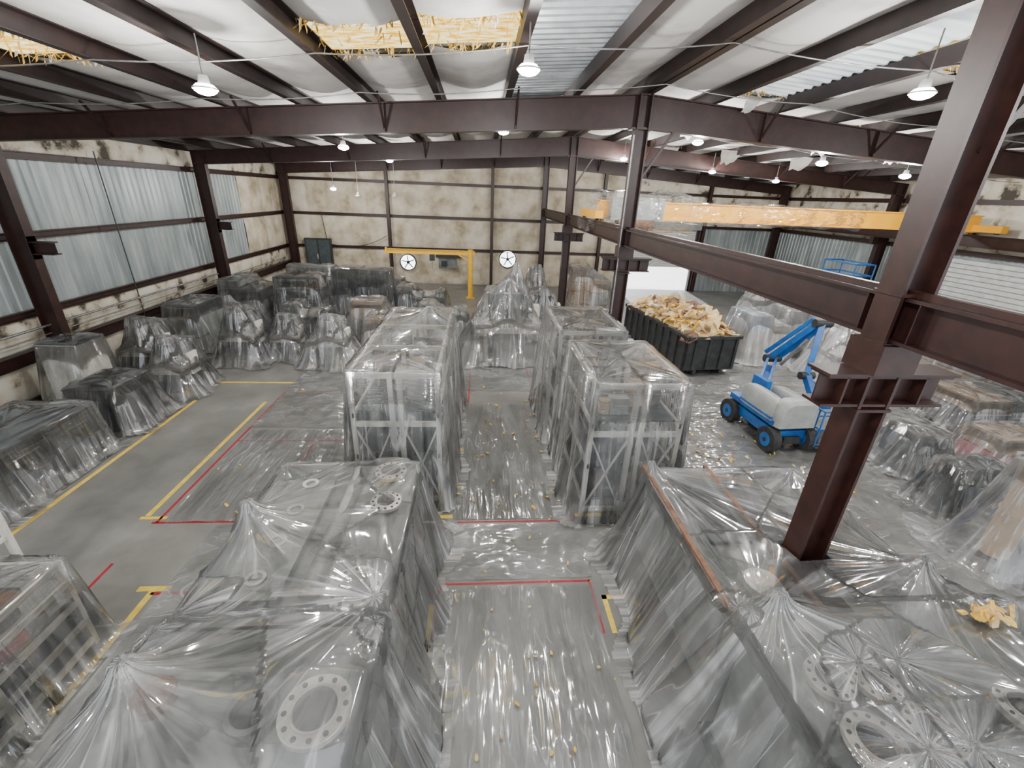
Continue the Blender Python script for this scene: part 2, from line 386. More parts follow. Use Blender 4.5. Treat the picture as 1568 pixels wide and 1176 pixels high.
# ---------------------------------------------------------------- steel frames
def rafter(b,y,x0,z0t,z0b,x1,z1t,z1b,w=.26,k='maroon'):
    t=.03
    def H(xa,za0,za1,xb,zb0,zb1,hw):
        b.hexa([(xa,y-hw,za0),(xb,y-hw,zb0),(xb,y+hw,zb0),(xa,y+hw,za0),(xa,y-hw,za1),(xb,y-hw,zb1),(xb,y+hw,zb1),(xa,y+hw,za1)],k)
    H(x0,z0b,z0t,x1,z1b,z1t,.012); H(x0,z0t-t,z0t,x1,z1t-t,z1t,w/2); H(x0,z0b,z0b+t,x1,z1b,z1b+t,w/2)
    n=5
    for i in range(1,n):
        f=i/n; x=x0+(x1-x0)*f; zb=z0b+(z1b-z0b)*f; zz=z0t+(z1t-z0t)*f
        b.box(x-.01,x+.01,y-w/2+.01,y+w/2-.01,zb,zz,k)
        b.bar((x,y,zb+.03),(x,y-.75,zz+.1),.05,.05,k)
for y in FR+[YB-.55]:
    b=MB()
    cx0=XL+.35; cx1=XR-.35
    b.ibeam((cx0+.25,y,0),(cx0+.25,y,zt(cx0)-.02),.5,.26,'maroon',up=(1,0,0))
    b.ibeam((cx1-.25,y,0),(cx1-.25,y,zt(cx1)-.02),.5,.26,'maroon',up=(1,0,0))
    if y<YB-2: b.ibeam((cx0+.5,y,4.2),(cx0+1.05,y,4.2),.34,.24,'maroon'); b.box(cx0+.45,cx0+.5,y-.14,y+.14,3.9,4.5,'maroon')
    rafter(b,y,cx0,zt(cx0),zt(cx0)-.55,RX,zt(RX),zt(RX)-.78)
    rafter(b,y,RX,zt(RX),zt(RX)-.78,cx1,zt(cx1),zt(cx1)-.55)
    b.box(RX-.17,RX-.14,y-.2,y+.2,zt(RX)-.85,zt(RX)+.02,'maroon'); b.box(RX+.14,RX+.17,y-.2,y+.2,zt(RX)-.85,zt(RX)+.02,'maroon')
    b.box(RX-.3,RX+.3,y-.16,y+.16,zt(RX)-.82,zt(RX)-.78,'maroon')
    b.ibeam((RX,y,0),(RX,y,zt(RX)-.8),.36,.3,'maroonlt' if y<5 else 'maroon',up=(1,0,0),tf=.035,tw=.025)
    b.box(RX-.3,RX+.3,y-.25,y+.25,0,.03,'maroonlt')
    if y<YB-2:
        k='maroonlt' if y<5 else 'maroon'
        b.ibeam((RX-.62,y,4.22),(RX+.8,y,4.22),.36,.28,k,tf=.03)
        for sx in(-.4,.5): b.box(RX+sx-.012,RX+sx+.012,y-.14,y+.14,4.05,4.4,k)
        b.box(RX-.65,RX+.83,y-.17,y+.17,4.4,4.43,k)
        b.box(RX-.22,RX+.22,y-.22,y+.22,4.43,4.75,k)
        for zz in(4.0,4.75,5.25): b.box(RX-.2,RX+.2,y-.17,y+.17,zz-.015,zz+.015,k)
        b.bar((RX+.15,y,6.5),(RX+.9,y,7.7),.06,.06,'maroon')
    b.finish('steel_portal_frame')
b=MB()
b.ibeam((RX,-3,5.0),(RX,YB-.6,5.0),.46,.24,'maroon',tf=.035)
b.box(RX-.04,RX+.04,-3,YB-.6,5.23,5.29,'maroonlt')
for y in FR:
    for dy in(-.3,.3): b.box(RX-.11,RX+.11,y+dy-.006,y+dy+.006,4.8,5.2,'maroon')
b.ibeam((RX+.36,-3,5.08),(RX+.36,YB-.6,5.08),.16,.1,'maroon')
for i in range(20):
    y=-2+i*1.65; b.bar((RX+.05,y,5.15),(RX+.36,y+.8,5.1),.04,.04,'maroon')
b.finish('crane_runway_beam')
b=MB(); b.ibeam((XR-1.1,-3,5.0),(XR-1.1,YB-.6,5.0),.46,.24,'maroon',tf=.035)
for y in FR: b.box(XR-1.2,XR-.9,y-.12,y+.12,4.4,4.75,'maroon')
b.finish('crane_runway_beam')

# ---------------------------------------------------------------- roof
purl=[]
for k in range(10):
    for sg in(-1,1):
        x=RX+sg*(.1+1.74*k)
        if XL+.1<x<XR-.1: purl.append(x)
purl=sorted(purl)
b=MB()
for x in purl:
    b.ibeam((x,-2,zt(x)+PD/2),(x,YB-.1,zt(x)+PD/2),PD,.16,'purlin',tf=.016,tw=.02,c=True)
b.ibeam((XL+.2,-2,zt(XL)+.1),(XL+.2,YB-.1,zt(XL)+.1),.22,.1,'purlin')
b.finish('roof_purlins')
openings=[(.8,2.55,3,14.6),(6.1,7.9,2,12.6),(-2.85,-.98,8.3,10.0),(-1.0,.85,8.25,9.8),(-8.3,-6.4,8.4,9.8),(8.0,9.6,7.6,9.2),(9.6,11.3,14,18.5),(12.9,14.8,15,20),(6.2,7.8,16,19),(7.9,9.6,22.6,26)]
def inopen(x,y):
    for i,o in enumerate(openings):
        j=.18*(float(vn(y*2.1,x*2.1,4))-.5) if i>1 else 0
        if o[0]<=x<=o[1] and o[2]+j*2<y<o[3]+j*3: return True
    return False
b=MB()
edges=[XL]+purl+[XR]
for i in range(len(edges)-1):
    xa,xb=edges[i],edges[i+1]
    def f(u,v,xa=xa,xb=xb):
        x=xa+(xb-xa)*u; y=-2+v*(YB+2)
        sag=.10*math.sin(math.pi*u)*(.6+.8*float(vn(x*.7,y*.5,3)))+.05*float(vn(x*2,y*1.1,8))*math.sin(math.pi*u)
        sag+=.03*math.sin(math.pi*u)*(1-abs(math.sin(y*math.pi/1.5)))**4
        return (x,y,zt(x)+PD+.015-sag)
    b.grid(f,8,200,'roofins',True,skip=lambda u,v,xa=xa,xb=xb:inopen(xa+(xb-xa)*u,-2+v*(YB+2)))
b.finish('ceiling')
def ribroof(b,xa,xb,ya,yb,dz,k):
    prof=[];y=ya
    while y<yb:
        prof+=[(y,0),(y+.16,0),(y+.19,.045),(y+.27,.045)]; y+=.3
    vs=[];fs=[]
    for (yy,d) in prof: vs.append((xa,yy,zt(xa)+dz-d)); vs.append((xb,yy,zt(xb)+dz-d))
    for i in range(len(prof)-1): fs.append((2*i,2*i+1,2*i+3,2*i+2))
    b.add(vs,fs,k)
b=MB(); ribroof(b,XL,RX,-2,YB,.42,'deck'); ribroof(b,RX,XR,-2,YB,.42,'deck'); b.finish('roof_deck')
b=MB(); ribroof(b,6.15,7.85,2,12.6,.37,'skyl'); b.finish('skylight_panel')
def shreds(b,xa,xb,ya,yb,n):
    for i in range(n):
        x=random.uniform(xa+.05,xb-.08); y=random.choice([random.gauss(yb-.05,.08),random.gauss(ya+.05,.06),random.uniform(ya,yb)]); y=min(max(y,ya),yb)
        l=random.uniform(.04,.2); w=random.uniform(.01,.04); a=random.uniform(0,3)
        z=zt(x)+PD
        dx,dy=math.cos(a)*w,math.sin(a)*w; ox,oy=random.gauss(0,.05),random.gauss(0,.06)
        b.add([(x,y,z),(x+dx,y+dy,z),(x+dx+ox,y+dy+oy,z-l*.7),(x+ox*1.5,y+oy,z-l)],[(0,1,2,3)],random.choice(['fiber','fiber','fiber','roofins']))
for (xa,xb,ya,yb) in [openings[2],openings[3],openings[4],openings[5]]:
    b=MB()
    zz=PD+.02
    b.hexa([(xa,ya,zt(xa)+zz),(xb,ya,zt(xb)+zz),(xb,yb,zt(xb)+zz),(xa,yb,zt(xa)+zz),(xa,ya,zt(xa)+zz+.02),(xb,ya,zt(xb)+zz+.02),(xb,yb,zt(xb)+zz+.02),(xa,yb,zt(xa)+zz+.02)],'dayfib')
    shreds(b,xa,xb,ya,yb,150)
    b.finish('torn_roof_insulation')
b=MB()
for (xa,xb,yy) in((6.15,7.8,12.5),(9.65,11.2,14.1),(9.65,11.2,18.4),(12.9,14.7,15.1),(6.2,7.8,16.1),(8,9.5,22.7)): shreds(b,xa,xb,yy-.08,yy+.08,45)
for (x,y,w,l) in((10.4,14.0,1.2,.8),(7.0,12.7,.4,.3),(13.6,15.0,.9,.6),(7.0,16.1,.9,.6),(11.0,20.8,1.0,.6),(8.7,22.5,1.2,.7),(13.8,20.1,1.0,.6)):
    z=zt(x)+.14
    sd=random.random()*9
    b.grid(lambda u,v:(x+(u-.5)*w*(1-.4*v),y+.25*v*v+.12*float(vn(u*3,v*3,sd)),z-l*v*(1-.35*float(vn(u*4,sd)))),8,8,'roofins')
b.finish('hanging_insulation_flaps')

# ---------------------------------------------------------------- lamps
def lamp(x,y,z,on=True,pw=540):
    top=zt(x)+.1
    b=MB()
    k='lamp' if on else 'lampal'
    b.cyl((x,y,z+.14),(x,y,top),.012,'conduit',n=6)
    b.cyl((x,y,z+.02),(x,y,z+.14),.085,'lampal',.065,n=16)
    b.cyl((x,y,z-.03),(x,y,z+.02),.17,'shade' if on else 'lampal',.12,n=24,caps=False)
    b.ring((x,y),.175,.15,z-.045,z-.025,'lampal')
    for (za,ra,zb,rb) in((-.03,.16,-.07,.15),(-.07,.15,-.1,.11),(-.1,.11,-.12,.04)): b.cyl((x,y,z+za),(x,y,z+zb),ra,k,rb,n=20,caps=(rb<.05))
    o=b.finish('high_bay_lamp')
    if on:
        l=bpy.data.lights.new('bulb','POINT'); l.energy=pw; l.shadow_soft_size=.12; l.color=(1,.98,.95)
        lo=bpy.data.objects.new('bulb',l); COL.objects.link(lo); lo.parent=o; lo.location=(0,0,-.14)
for p in [(-4.2,8.2,7.35),(.7,7.7,7.75),(6.7,7.4,7.7),(.7,15.2,7.8),(6.66,14.8,7.75),(10.4,14.2,7.3),(13.8,14.8,7.1),(6.5,21.8,7.75),(10.8,21.9,7.4),(14.2,22.2,7.15),(-7.8,26,6.0),
          (-4.2,15.5,7.2),(-4.2,23,7.3),(13.8,7.4,7.2),(.7,1.5,7.7),(-6,1.5,7.2),(8,1,7.6)]:
    lamp(*p)
lamp(-6.9,27.5,5.7,False); lamp(-4.9,27.8,5.75,False)

# ---------------------------------------------------------------- cables
def wire(name,pts,r=.008,k='conduit',sag=.0):
    cu=bpy.data.curves.new(name,'CURVE'); cu.dimensions='3D'; cu.bevel_depth=r; cu.bevel_resolution=1
    P=[]
    for a,bq in zip(pts[:-1],pts[1:]):
        for i in range(10):
            t=i/10; P.append((a[0]+(bq[0]-a[0])*t,a[1]+(bq[1]-a[1])*t,a[2]+(bq[2]-a[2])*t-sag*4*t*(1-t)))
    P.append(pts[-1])
    sp=cu.splines.new('POLY'); sp.points.add(len(P)-1)
    for i,p in enumerate(P): sp.points[i].co=(*p,1)
    cu.materials.append(M[k]); o=bpy.data.objects.new(name,cu); COL.objects.link(o); return o
for (y,z) in((8.7,-.03),(11.6,-.05),(17.5,-.04)):
    xs=[XL+.3]+[RX+k*3.48 for k in(-4,-3,-2,-1,0,1,2,3,4)]+[XR-.3]
    wire('ceiling_cable',[(x,y+random.uniform(-.15,.15),zt(x)+z) for x in xs],.012,sag=.07)
wire('conduit_pipe',[(XL+.45,8,6.6),(XL+.45,8,1.8),(XL+.45,30,1.8)],.02)
wire('conduit_pipe',[(XL+.4,16.8,6.8),(XL+.4,16.9,1.0)],.02,k='dark')
wire('conduit_pipe',[(XL+.5,-2,2.05),(XL+.5,22,2.05)],.035)
wire('conduit_pipe',[(-10.3,YB-.4,4.4),(-10.1,YB-.4,2.6),(-8,YB-.4,2.5),(-6.2,YB-.4,3.2)],.02,k='dark',sag=.1)
wire('conduit_pipe',[(RX-.2,13.0,0.2),(RX-.2,13.0,7.6)],.025)

# ---------------------------------------------------------------- floor lines
b=MB()
def ln(b,x0,x1,y0,y1,k): b.box(x0,x1,y0,y1,.001,.004,k)
for r in((-8.5,-8.4,4,12.4),(-6.45,-6.35,7.2,12.3),(-5.2,-5.1,3.6,5.4),(-5.4,-4.9,5.4,5.5),(-8.5,-6.0,13.7,13.8),(-.95,-.5,7.0,7.1),(2.0,3.2,7.0,7.1),(2.05,2.5,5.0,5.08),(2.05,2.13,4.4,5.08),(-.75,-.67,4.2,5.0),(-6.5,-6.0,7.1,7.18),(1.75,1.95,12.0,12.3)):
    ln(b,*r,'liney')
b.finish('yellow_floor_marking')
b=MB()
for r in((-6.14,-6.09,7,13),(-6.2,-4.3,6.98,7.03),(-6.2,-6.15,4.6,6.0),(-5.15,-4.4,5.33,5.38),(-.62,1.92,5.36,5.4),(-.64,-.6,4.4,5.4),(1.9,1.94,4.4,5.4),(-.4,1.95,6.86,6.9),(1.9,1.94,6.9,7.3),(-.32,-.28,12.3,17.5),(1.78,1.82,12.3,16.8),(-6.1,-3.0,10.0,10.04),(-4.2,-4.16,7.6,10),(-6.1,-3.8,12.9,12.94)):
    ln(b,*r,'red')
b.finish('red_floor_tape')

def sheet(x0,x1,y0,y1,seed,res=.1,mk='plfl',amp=.03,stretch=(1,1)):
    nx=int((x1-x0)/res); ny=int((y1-y0)/res)
    xs=np.linspace(x0,x1,nx); ys=np.linspace(y0,y1,ny); X,Y=np.meshgrid(xs,ys,indexing='ij')
    u=(X-x0)/(x1-x0); Xj=X+.16*(vn(u*0+seed,Y*.8,seed)-.5)*(2*np.abs(u-.5))**4
    Z=.008+amp*rg(vn(X*3*stretch[0],Y*3*stretch[1],seed))**5+amp*.3*rg(vn(X*6*stretch[0]+Y*.5,Y*6*stretch[1],seed+3))**5
    V=np.stack([Xj.ravel(),Y.ravel(),Z.ravel()],1); c=np.array([(x0+x1)/2,(y0+y1)/2,0])
    I=np.arange(nx*ny).reshape(nx,ny); F=np.stack([I[:-1,:-1].ravel(),I[1:,:-1].ravel(),I[1:,1:].ravel(),I[:-1,1:].ravel()],1)
    me=bpy.data.meshes.new('floor_plastic_sheeting'); me.from_pydata((V-c).tolist(),[],F.tolist()); me.materials.append(M[mk])
    me.polygons.foreach_set('use_smooth',[True]*len(F)); me.update()
    o=bpy.data.objects.new('floor_plastic_sheeting',me); COL.objects.link(o); o.location=c
sheet(-.55,1.95,1.2,5.3,1,.05,amp=.045,stretch=(1.4,.3))
sheet(-.6,2.0,5.45,6.8,2,.06,'plflx')
sheet(-.5,1.95,6.95,12.2,3,.06,stretch=(1.2,.3))
sheet(-.5,3.6,13.2,15.6,6,.1,'plflx')
sheet(-6.0,-2.6,7.0,10.6,4,.08)
sheet(-6.1,-2.7,10.7,15.5,14,.08,'plflx')
sheet(-5.0,-2.9,3.0,6.9,8,.08,'plflx')
sheet(4.4,14.5,4.0,16.5,5,.08,'plflx',amp=.05)
sheet(4.6,9.0,16.5,22,9,.12,'plflx')

# ---------------------------------------------------------------- foreground wrapped machines
b=MB()
b.box(-3.15,-1.0,3.4,6.25,.1,1.6,'grey'); b.box(-3.2,-.98,3.35,6.3,1.6,1.74,'greygr'); b.box(-3.3,-.95,3.3,6.35,0,.15,'dark')
b.box(-2.9,-2.2,3.6,5.8,1.74,1.82,'grey'); b.cyl((-1.9,3.7,1.75),(-1.9,6.1,1.75),.12,'grey')
for y in(3.9,4.5,5.1,5.7): b.ring((-2.55,y),.12,.07,1.82,1.84,'flange',n=18)
for z in(.5,.9,1.3): b.box(-1.0,-.96,3.5,6.2,z,z+.03,'dark')
for y in(3.5,4.4,5.3): b.box(-.99,-.95,y,y+.75,.25,1.5,'grey'); b.box(-.96,-.93,y+.6,y+.65,.8,1.0,'flange')
b.flange(-1.32,3.55,1.7,2.05,.29); b.flange(-1.4,6.0,1.7,1.86,.25); b.flange(-1.33,5.25,1.7,1.85,.22)
b.box(-3.1,-1.0,.9,3.1,.1,1.85,'grey'); b.box(-3.15,-.95,.85,3.15,1.85,1.95,'greygr'); b.box(-3.2,-.92,.8,3.2,0,.12,'dark')
for y in(1.0,1.7,2.4): b.box(-.99,-.95,y,y+.6,.25,1.7,'grey')
b.flange(-1.28,2.25,1.9,2.18,.28); b.ring((-1.82,2.32),.2,.15,1.95,2.1,'greygr'); b.cyl((-1.82,2.32,1.95),(-1.82,2.32,1.98),.15,'hole',n=24)
b.cyl((-2.95,2.6,1.9),(-2.95,2.6,2.2),.06,'flange'); b.cyl((-2.7,2.5,1.9),(-2.7,2.5,2.06),.16,'rust'); b.cyl((-2.3,1.6,1.9),(-2.3,1.6,2.0),.2,'rust')
o=b.finish('wrapped_pump_machine',bevel=.012)
drape('plastic_sheet',[(-3.2,-.98,3.3,6.32,1.78),(-3.2,-.95,.8,3.2,1.98),(-1.61,-1.03,3.26,3.84,2.06),(-1.64,-1.16,5.76,6.24,1.88),(-1.56,-1.0,1.98,2.52,2.2),(-2.02,-1.62,2.12,2.52,2.12),(-3.0,-2.9,2.55,2.65,2.3),(-3.15,-3.05,4.9,5.0,2.08),(-1.1,-1.0,3.3,3.4,2.1)],o,.035,.4,.3,3,.025,'plfg',iters=1200,wide=.5)

b=MB()
b.box(2.95,4.0,3.3,6.1,.1,1.6,'grey'); b.box(2.85,4.02,3.2,6.15,1.6,1.7,'greygr'); b.box(4.55,5.6,3.3,6.1,.1,1.55,'greygr'); b.box(4.0,4.55,4.6,6.1,.1,1.5,'dark')
b.box(3.2,3.8,4.4,5.9,1.7,1.76,'dark'); b.box(4.7,5.4,3.6,5.0,1.55,1.72,'dark'); b.box(2.85,2.93,3.2,6.2,1.66,1.8,'rust')
b.box(3.95,4.02,3.2,6.2,1.68,1.78,'rust'); b.box(2.85,4.02,3.2,3.28,1.68,1.78,'greygr')
b.box(4.7,5.2,5.2,5.9,1.55,1.7,'grey'); b.cyl((3.5,3.7,1.7),(3.5,3.7,1.78),.22,'flange')
b.box(2.85,5.9,.5,3.0,.1,1.95,'grey'); b.box(2.8,5.95,.45,3.05,1.95,2.03,'greygr'); b.box(2.75,6,.4,3.1,0,.12,'dark')
for y in(3.4,4.3,5.2): b.box(2.91,2.95,y,y+.8,.25,1.5,'grey')
for y in(.7,1.5,2.3): b.box(2.81,2.85,y,y+.65,.25,1.85,'grey')
for (x,y,r) in((2.98,2.3,.2),(3.38,2.25,.19),(2.98,1.8,.23),(3.52,1.85,.21),(4.5,1.97,.22)): b.flange(x+.15,y,2.0,2.2,r)
b.cyl((3.3,2.85,2.0),(3.3,2.85,2.12),.08,'flange')
o=b.finish('wrapped_press_machine',bevel=.012)
drape('plastic_sheet',[(2.85,5.6,3.2,6.15,1.74),(2.8,6.0,.4,3.1,2.06),(2.95,3.4,2.05,2.5,2.22),(3.4,3.9,1.65,2.45,2.22),(2.92,3.38,1.57,2.03,2.22),(4.45,4.87,1.76,2.18,2.22),(3.05,3.12,3.0,3.07,2.38),(2.9,2.97,6.0,6.07,1.95),(5.4,5.5,3.6,3.7,2.1)],o,.04,.5,.35,11,.025,'plfg',iters=1200,holes=[(RX,FR[0],.2,.2)],wide=.8)

# ---------------------------------------------------------------- racks
def stuff(b,x0,x1,y0,y1,z0,hmax,n,ks=('dark','grey','card','rust','greygr','wood')):
    for i in range(n):
        w=random.uniform(.2,.5); d=random.uniform(.2,.6); h=random.uniform(.4,1)*hmax
        x=random.uniform(x0,max(x0+.01,x1-w)); y=random.uniform(y0,max(y0+.01,y1-d))
        if random.random()<.3: b.cyl((x+w/2,y+w/2,z0),(x+w/2,y+w/2,z0+h),w/2.2,random.choice(ks))
        else: b.box(x,min(x+w,x1),y,min(y+d,y1),z0,z0+h,random.choice(ks))
def rack(x0,x1,y0,y1,h,ny,levels,seed):
    random.seed(seed); b=MB(); k='creamsteel'
    ysn=[y0+(y1-y0)*i/ny for i in range(ny+1)]
    for y in ysn:
        yy=min(max(y,y0+.04),y1-.04)
        for x in(x0+.04,x1-.04,x0+(x1-x0)*.46,x0+(x1-x0)*.56): b.box(x-.045,x+.045,yy-.04,yy+.04,0,h,k)
        for z in(h-.06,h*.64,.12): b.box(x0,x1,yy-.03,yy+.03,z-.05,z+.05,k)
        b.bar((x0+.05,yy,h*.62),(x0+(x1-x0)*.45,yy,.15),.035,.035,k); b.bar((x0+.05,yy,.15),(x0+(x1-x0)*.45,yy,h*.62),.035,.035,k)
        b.bar((x0+(x1-x0)*.57,yy,h*.62),(x1-.05,yy,.15),.035,.035,k); b.bar((x0+(x1-x0)*.57,yy,.15),(x1-.05,yy,h*.62),.035,.035,k)
    for x in(x0+.05,x1-.05): b.box(x-.03,x+.03,y0,y1,h-.1,h,k)
    for z in levels:
        for x in(x0+.05,x1-.05): b.box(x-.02,x+.02,y0,y1,z-.07,z+.03,k)
        b.box(x0+.1,x1-.1,y0+.15,y1-.1,z,z+.02,'dark')
        stuff(b,x0+.1,x1-.1,y0+.25,y1-.15,z+.02,.6,int(9*(y1-y0)/2),('dark','dark','dark','grey','card','greygr','bin'))
    return b.finish('wrapped_pallet_rack')
o=rack(-2.4,-.72,7.45,12.3,2.95,3,[.3,1.2,2.1],5)
drape('plastic_sheet',[(-2.42,-.7,7.42,12.33,2.97),(-1.3,-1.2,11.0,11.1,3.3)],o,.05,.2,.3,21,.03,'pl',iters=500)
o=rack(2.1,3.9,7.05,9.5,2.95,2,[.3,1.2,2.1],8)
drape('plastic_sheet',[(2.08,3.92,7.02,9.52,2.97)],o,.05,.22,.3,23,.03,'pl',iters=500)
o=rack(1.95,3.6,10.0,12.4,3.05,2,[.3,1.2,2.1],9)
drape('plastic_sheet',[(1.93,3.62,9.98,12.42,3.07)],o,.06,.18,.2,25,.03,'pl',iters=400)

random.seed(4)
b=MB()
for y in(1.2,2.3,3.45,4.55):
    for x in(-6.3,-5.35): b.box(x-.035,x+.035,y-.035,y+.035,0,1.5,'creamsteel')
for z in(.12,.45,.8,1.15,1.45):
    if z<1.4: b.box(-6.32,-5.33,1.2,4.57,z,z+.02,'grey')
    b.box(-5.34,-5.3,1.2,4.57,z-.04,z+.04,'creamsteel'); b.box(-6.33,-6.3,1.2,4.57,z-.04,z+.04,'creamsteel')
    if z<1.4: stuff(b,-6.25,-5.4,1.25,4.5,z+.03,.24,34,('card','rust','dark','dark','dark','redp','bin','bin'))
for y in(1.2,2.3,3.45,4.55): b.box(-6.3,-5.35,y-.02,y+.02,1.43,1.49,'creamsteel')
for y in(4.9,5.3): b.box(-6.78,-6.7,y,y+.07,0,2.3,'creamsteel')
for z in(.6,1.2,1.8,2.25): b.box(-6.78,-6.72,4.9,5.37,z,z+.05,'creamsteel')
o=b.finish('wrapped_parts_shelving')
drape('plastic_sheet',[(-6.35,-5.28,1.15,4.6,1.53)],o,.05,.14,.25,31,.02,'pld',iters=400)

# ---------------------------------------------------------------- generic wrapped equipment
def wrapped(name,kind,cx,cy,w,d,h,seed,mk='pl',flare=.26,ks=None,peak=None):
    random.seed(seed); b=MB(); x0,x1,y0,y1=cx-w/2,cx+w/2,cy-d/2,cy+d/2; bx=[]
    k=random.choice(['grey','greygr','dark'])
    if mk=='pld' : k=random.choice(['dark','bin'])
    if kind=='lathe':
        b.box(x0,x1,y0+.1*d,y1-.1*d,0,.45*h,k); b.box(x0,x0+w*.3,y0,y1,.2*h,h,k); b.cyl((x0+w*.3,cy,.7*h),(x1-w*.2,cy,.7*h),.12*h,'flange')
        b.box(x1-w*.2,x1,y0+.15*d,y1-.15*d,.4*h,.82*h,k); b.box(x0+w*.4,x0+w*.6,y0,y1,.45*h,.6*h,'dark'); b.cyl((x0+w*.15,y0,.65*h),(x0+w*.15,y0-.05,.65*h),.1,'flange')
        bx=[(x0,x0+w*.3,y0,y1,h),(x0,x1,y0,y1,.62*h),(x1-w*.2,x1,y0+.1*d,y1-.1*d,.84*h)]
    elif kind=='mill':
        b.box(x0+.2*w,x1-.2*w,cy,y1,0,.85*h,k); b.box(x0,x1,y0+.1*d,y1-.2*d,.38*h,.46*h,'flange'); b.box(x0+.3*w,x1-.3*w,y0+.2*d,cy,0,.38*h,k)
        b.box(cx-.18*w,cx+.18*w,y0+.2*d,y1-.1*d,.72*h,.9*h,k); b.cyl((cx,y0+.35*d,.55*h),(cx,y0+.35*d,h),.12,'dark'); b.box(x1-.1*w,x1,cy-.1,cy+.3,.3*h,.7*h,'creamsteel')
        bx=[(x0+.2*w,x1-.2*w,cy,y1,.87*h),(x0,x1,y0+.1*d,y1-.1*d,.48*h),(cx-.15,cx+.15,y0+.25*d,y0+.45*d,h)]
    elif kind=='crates':
        kk=ks or ('wood','card','grey','dark')
        nx=max(1,int(w/.9)); 
        for i in range(nx):
            a=x0+w*i/nx; c=x0+w*(i+1)/nx-.05; hh=h*random.uniform(.6,1) if i else h
            z=0
            while z<hh-.15:
                t=min(random.uniform(.4,.8),hh-z); b.box(a+.02*random.random(),c,y0+random.random()*.1,y1-random.random()*.1,z+.02,z+t-.02,random.choice(kk)); z+=t
                b.box(a,c,y0,y0+.03,z-.06,z-.02,'wood')
            bx.append((a,c,y0,y1,hh))
    elif kind=='cabinet':
        k=(ks or ('dark',))[0]
        b.box(x0,x1,y0,y1,.06,h,k); n=max(1,int(w/.8))
        for i in range(n):
            a=x0+w*i/n; b.box(a+.03,a+w/n-.03,y0-.02,y0,.12,h-.06,'bin' if k=='dark' else k); b.box(a+w/n-.1,a+w/n-.07,y0-.04,y0-.02,h*.5,h*.62,'flange')
        b.box(x0,x1,y0,y1,0,.06,'hole'); b.box(x0-.02,x1+.02,y0-.03,y1+.02,h-.03,h,'bin' if k=='dark' else 'grey')
        bx=[(x0,x1,y0,y1,h)]
    elif kind=='bench':
        k=(ks or ('dark',))[0]
        n=max(2,int(d/1.0))
        for i in range(n):
            a=y0+d*i/n; b.box(x0,x1,a+.02,a+d/n-.02,.05,h-.06,k)
            b.box(x1,x1+.015,a+.07,a+d/n-.07,.12,h*.45,'bin'); b.box(x1,x1+.015,a+.07,a+d/n-.07,h*.5,h-.12,'bin'); b.box(x1+.01,x1+.04,a+.3,a+d/n-.3,h*.8,h*.82,'flange')
        b.box(x0-.02,x1+.03,y0,y1,h-.06,h,'bin'); stuff(b,x0,x1,y0,y1,h,.2,8,('dark','bin','grey','creamsteel'))
        bx=[(x0,x1+.03,y0,y1,h+.05)]
    elif kind=='drums':
        n=max(1,int(w/.62))
        for i in range(n):
            x=x0+w*(i+.5)/n; kq=random.choice(ks or ('blue','dark','redp')); b.cyl((x,cy,0),(x,cy,h),.29,kq,n=24)
            for z in(.02,h*.33,h*.66,h-.02): b.ring((x,cy),.305,.28,z-.015,z+.015,kq)
            bx.append((x-.28,x+.28,cy-.28,cy+.28,h))
    elif kind=='tube':
        b.cyl((cx,cy,0),(cx,cy,.06),.36,'dark',n=28); b.cyl((cx,cy,.06),(cx,cy,h),.22,'beige',n=28); b.ring((cx,cy),.26,.2,h-.06,h,'beige'); b.ring((cx,cy),.25,.2,h*.5,h*.5+.06,'beige')
        bx=[(cx-.24,cx+.24,cy-.24,cy+.24,h)]
    elif kind=='shelf':
        for x in(x0,x1-.05,cx):
            for y in(y0,y1-.05): b.box(x,x+.05,y,y+.05,0,h,'dark')
        for z in np.linspace(.1,h-.05,5): b.box(x0,x1,y0,y1,z,z+.04,'bin'); stuff(b,x0+.05,x1-.05,y0,y1-.1,z+.04,h*.15,8) if z<h-.2 else None
        bx=[(x0,x1,y0,y1,h)]
    if peak: bx.append((peak[0]-.06,peak[0]+.06,peak[1]-.06,peak[1]+.06,peak[2])); b.cyl((peak[0],peak[1],h*.5),(peak[0],peak[1],peak[2]-.02),.05,'dark',n=8)
    bx=[(p,q,r,s_,z+.03) for (p,q,r,s_,z) in bx]
    o=b.finish(name,bevel=.01)
    drape('plastic_sheet',bx,o,.07,flare,.35,seed,.035,mk,iters=400)
    return o
W=wrapped
W('wrapped_milling_machine','mill',1.1,17.0,2.6,2.2,2.9,41,flare=.7,peak=(1.45,17.2,3.6))
W('wrapped_milling_machine','mill',2.9,19.5,1.6,1.6,2.2,42)
W('wrapped_storage_cabinet','cabinet',-5.8,22.6,2.7,1.3,2.35,43,mk='pld',flare=.15)
W('wrapped_shelving','shelf',-8.3,21.2,2.0,1.3,2.2,44,mk='pld')
W('wrapped_lathe','lathe',-3.0,23.2,2.4,1.3,1.5,45,mk='pld')
W('wrapped_crates','crates',-10.8,21.5,1.8,2.0,2.0,46,mk='pld',ks=('dark','bin','grey'))
W('wrapped_lathe','lathe',-1.6,19.8,2.0,1.2,1.4,47)
W('wrapped_crates','crates',-3.6,17.6,1.8,1.4,1.3,48)
W('wrapped_milling_machine','mill',-5.5,16.0,1.3,1.3,1.75,49,flare=.45)
W('wrapped_milling_machine','mill',-7.3,16.6,1.0,1.2,1.6,50,mk='pld',flare=.4)
W('wrapped_milling_machine','mill',-8.7,16.2,1.2,1.4,2.0,51,mk='pld',flare=.5,peak=(-9.2,16.5,2.2))
W('wrapped_lathe','lathe',-7.2,18.8,1.8,1.2,1.5,52,mk='pld')
W('wrapped_crates','crates',-4.9,19.6,1.4,1.2,1.5,53)
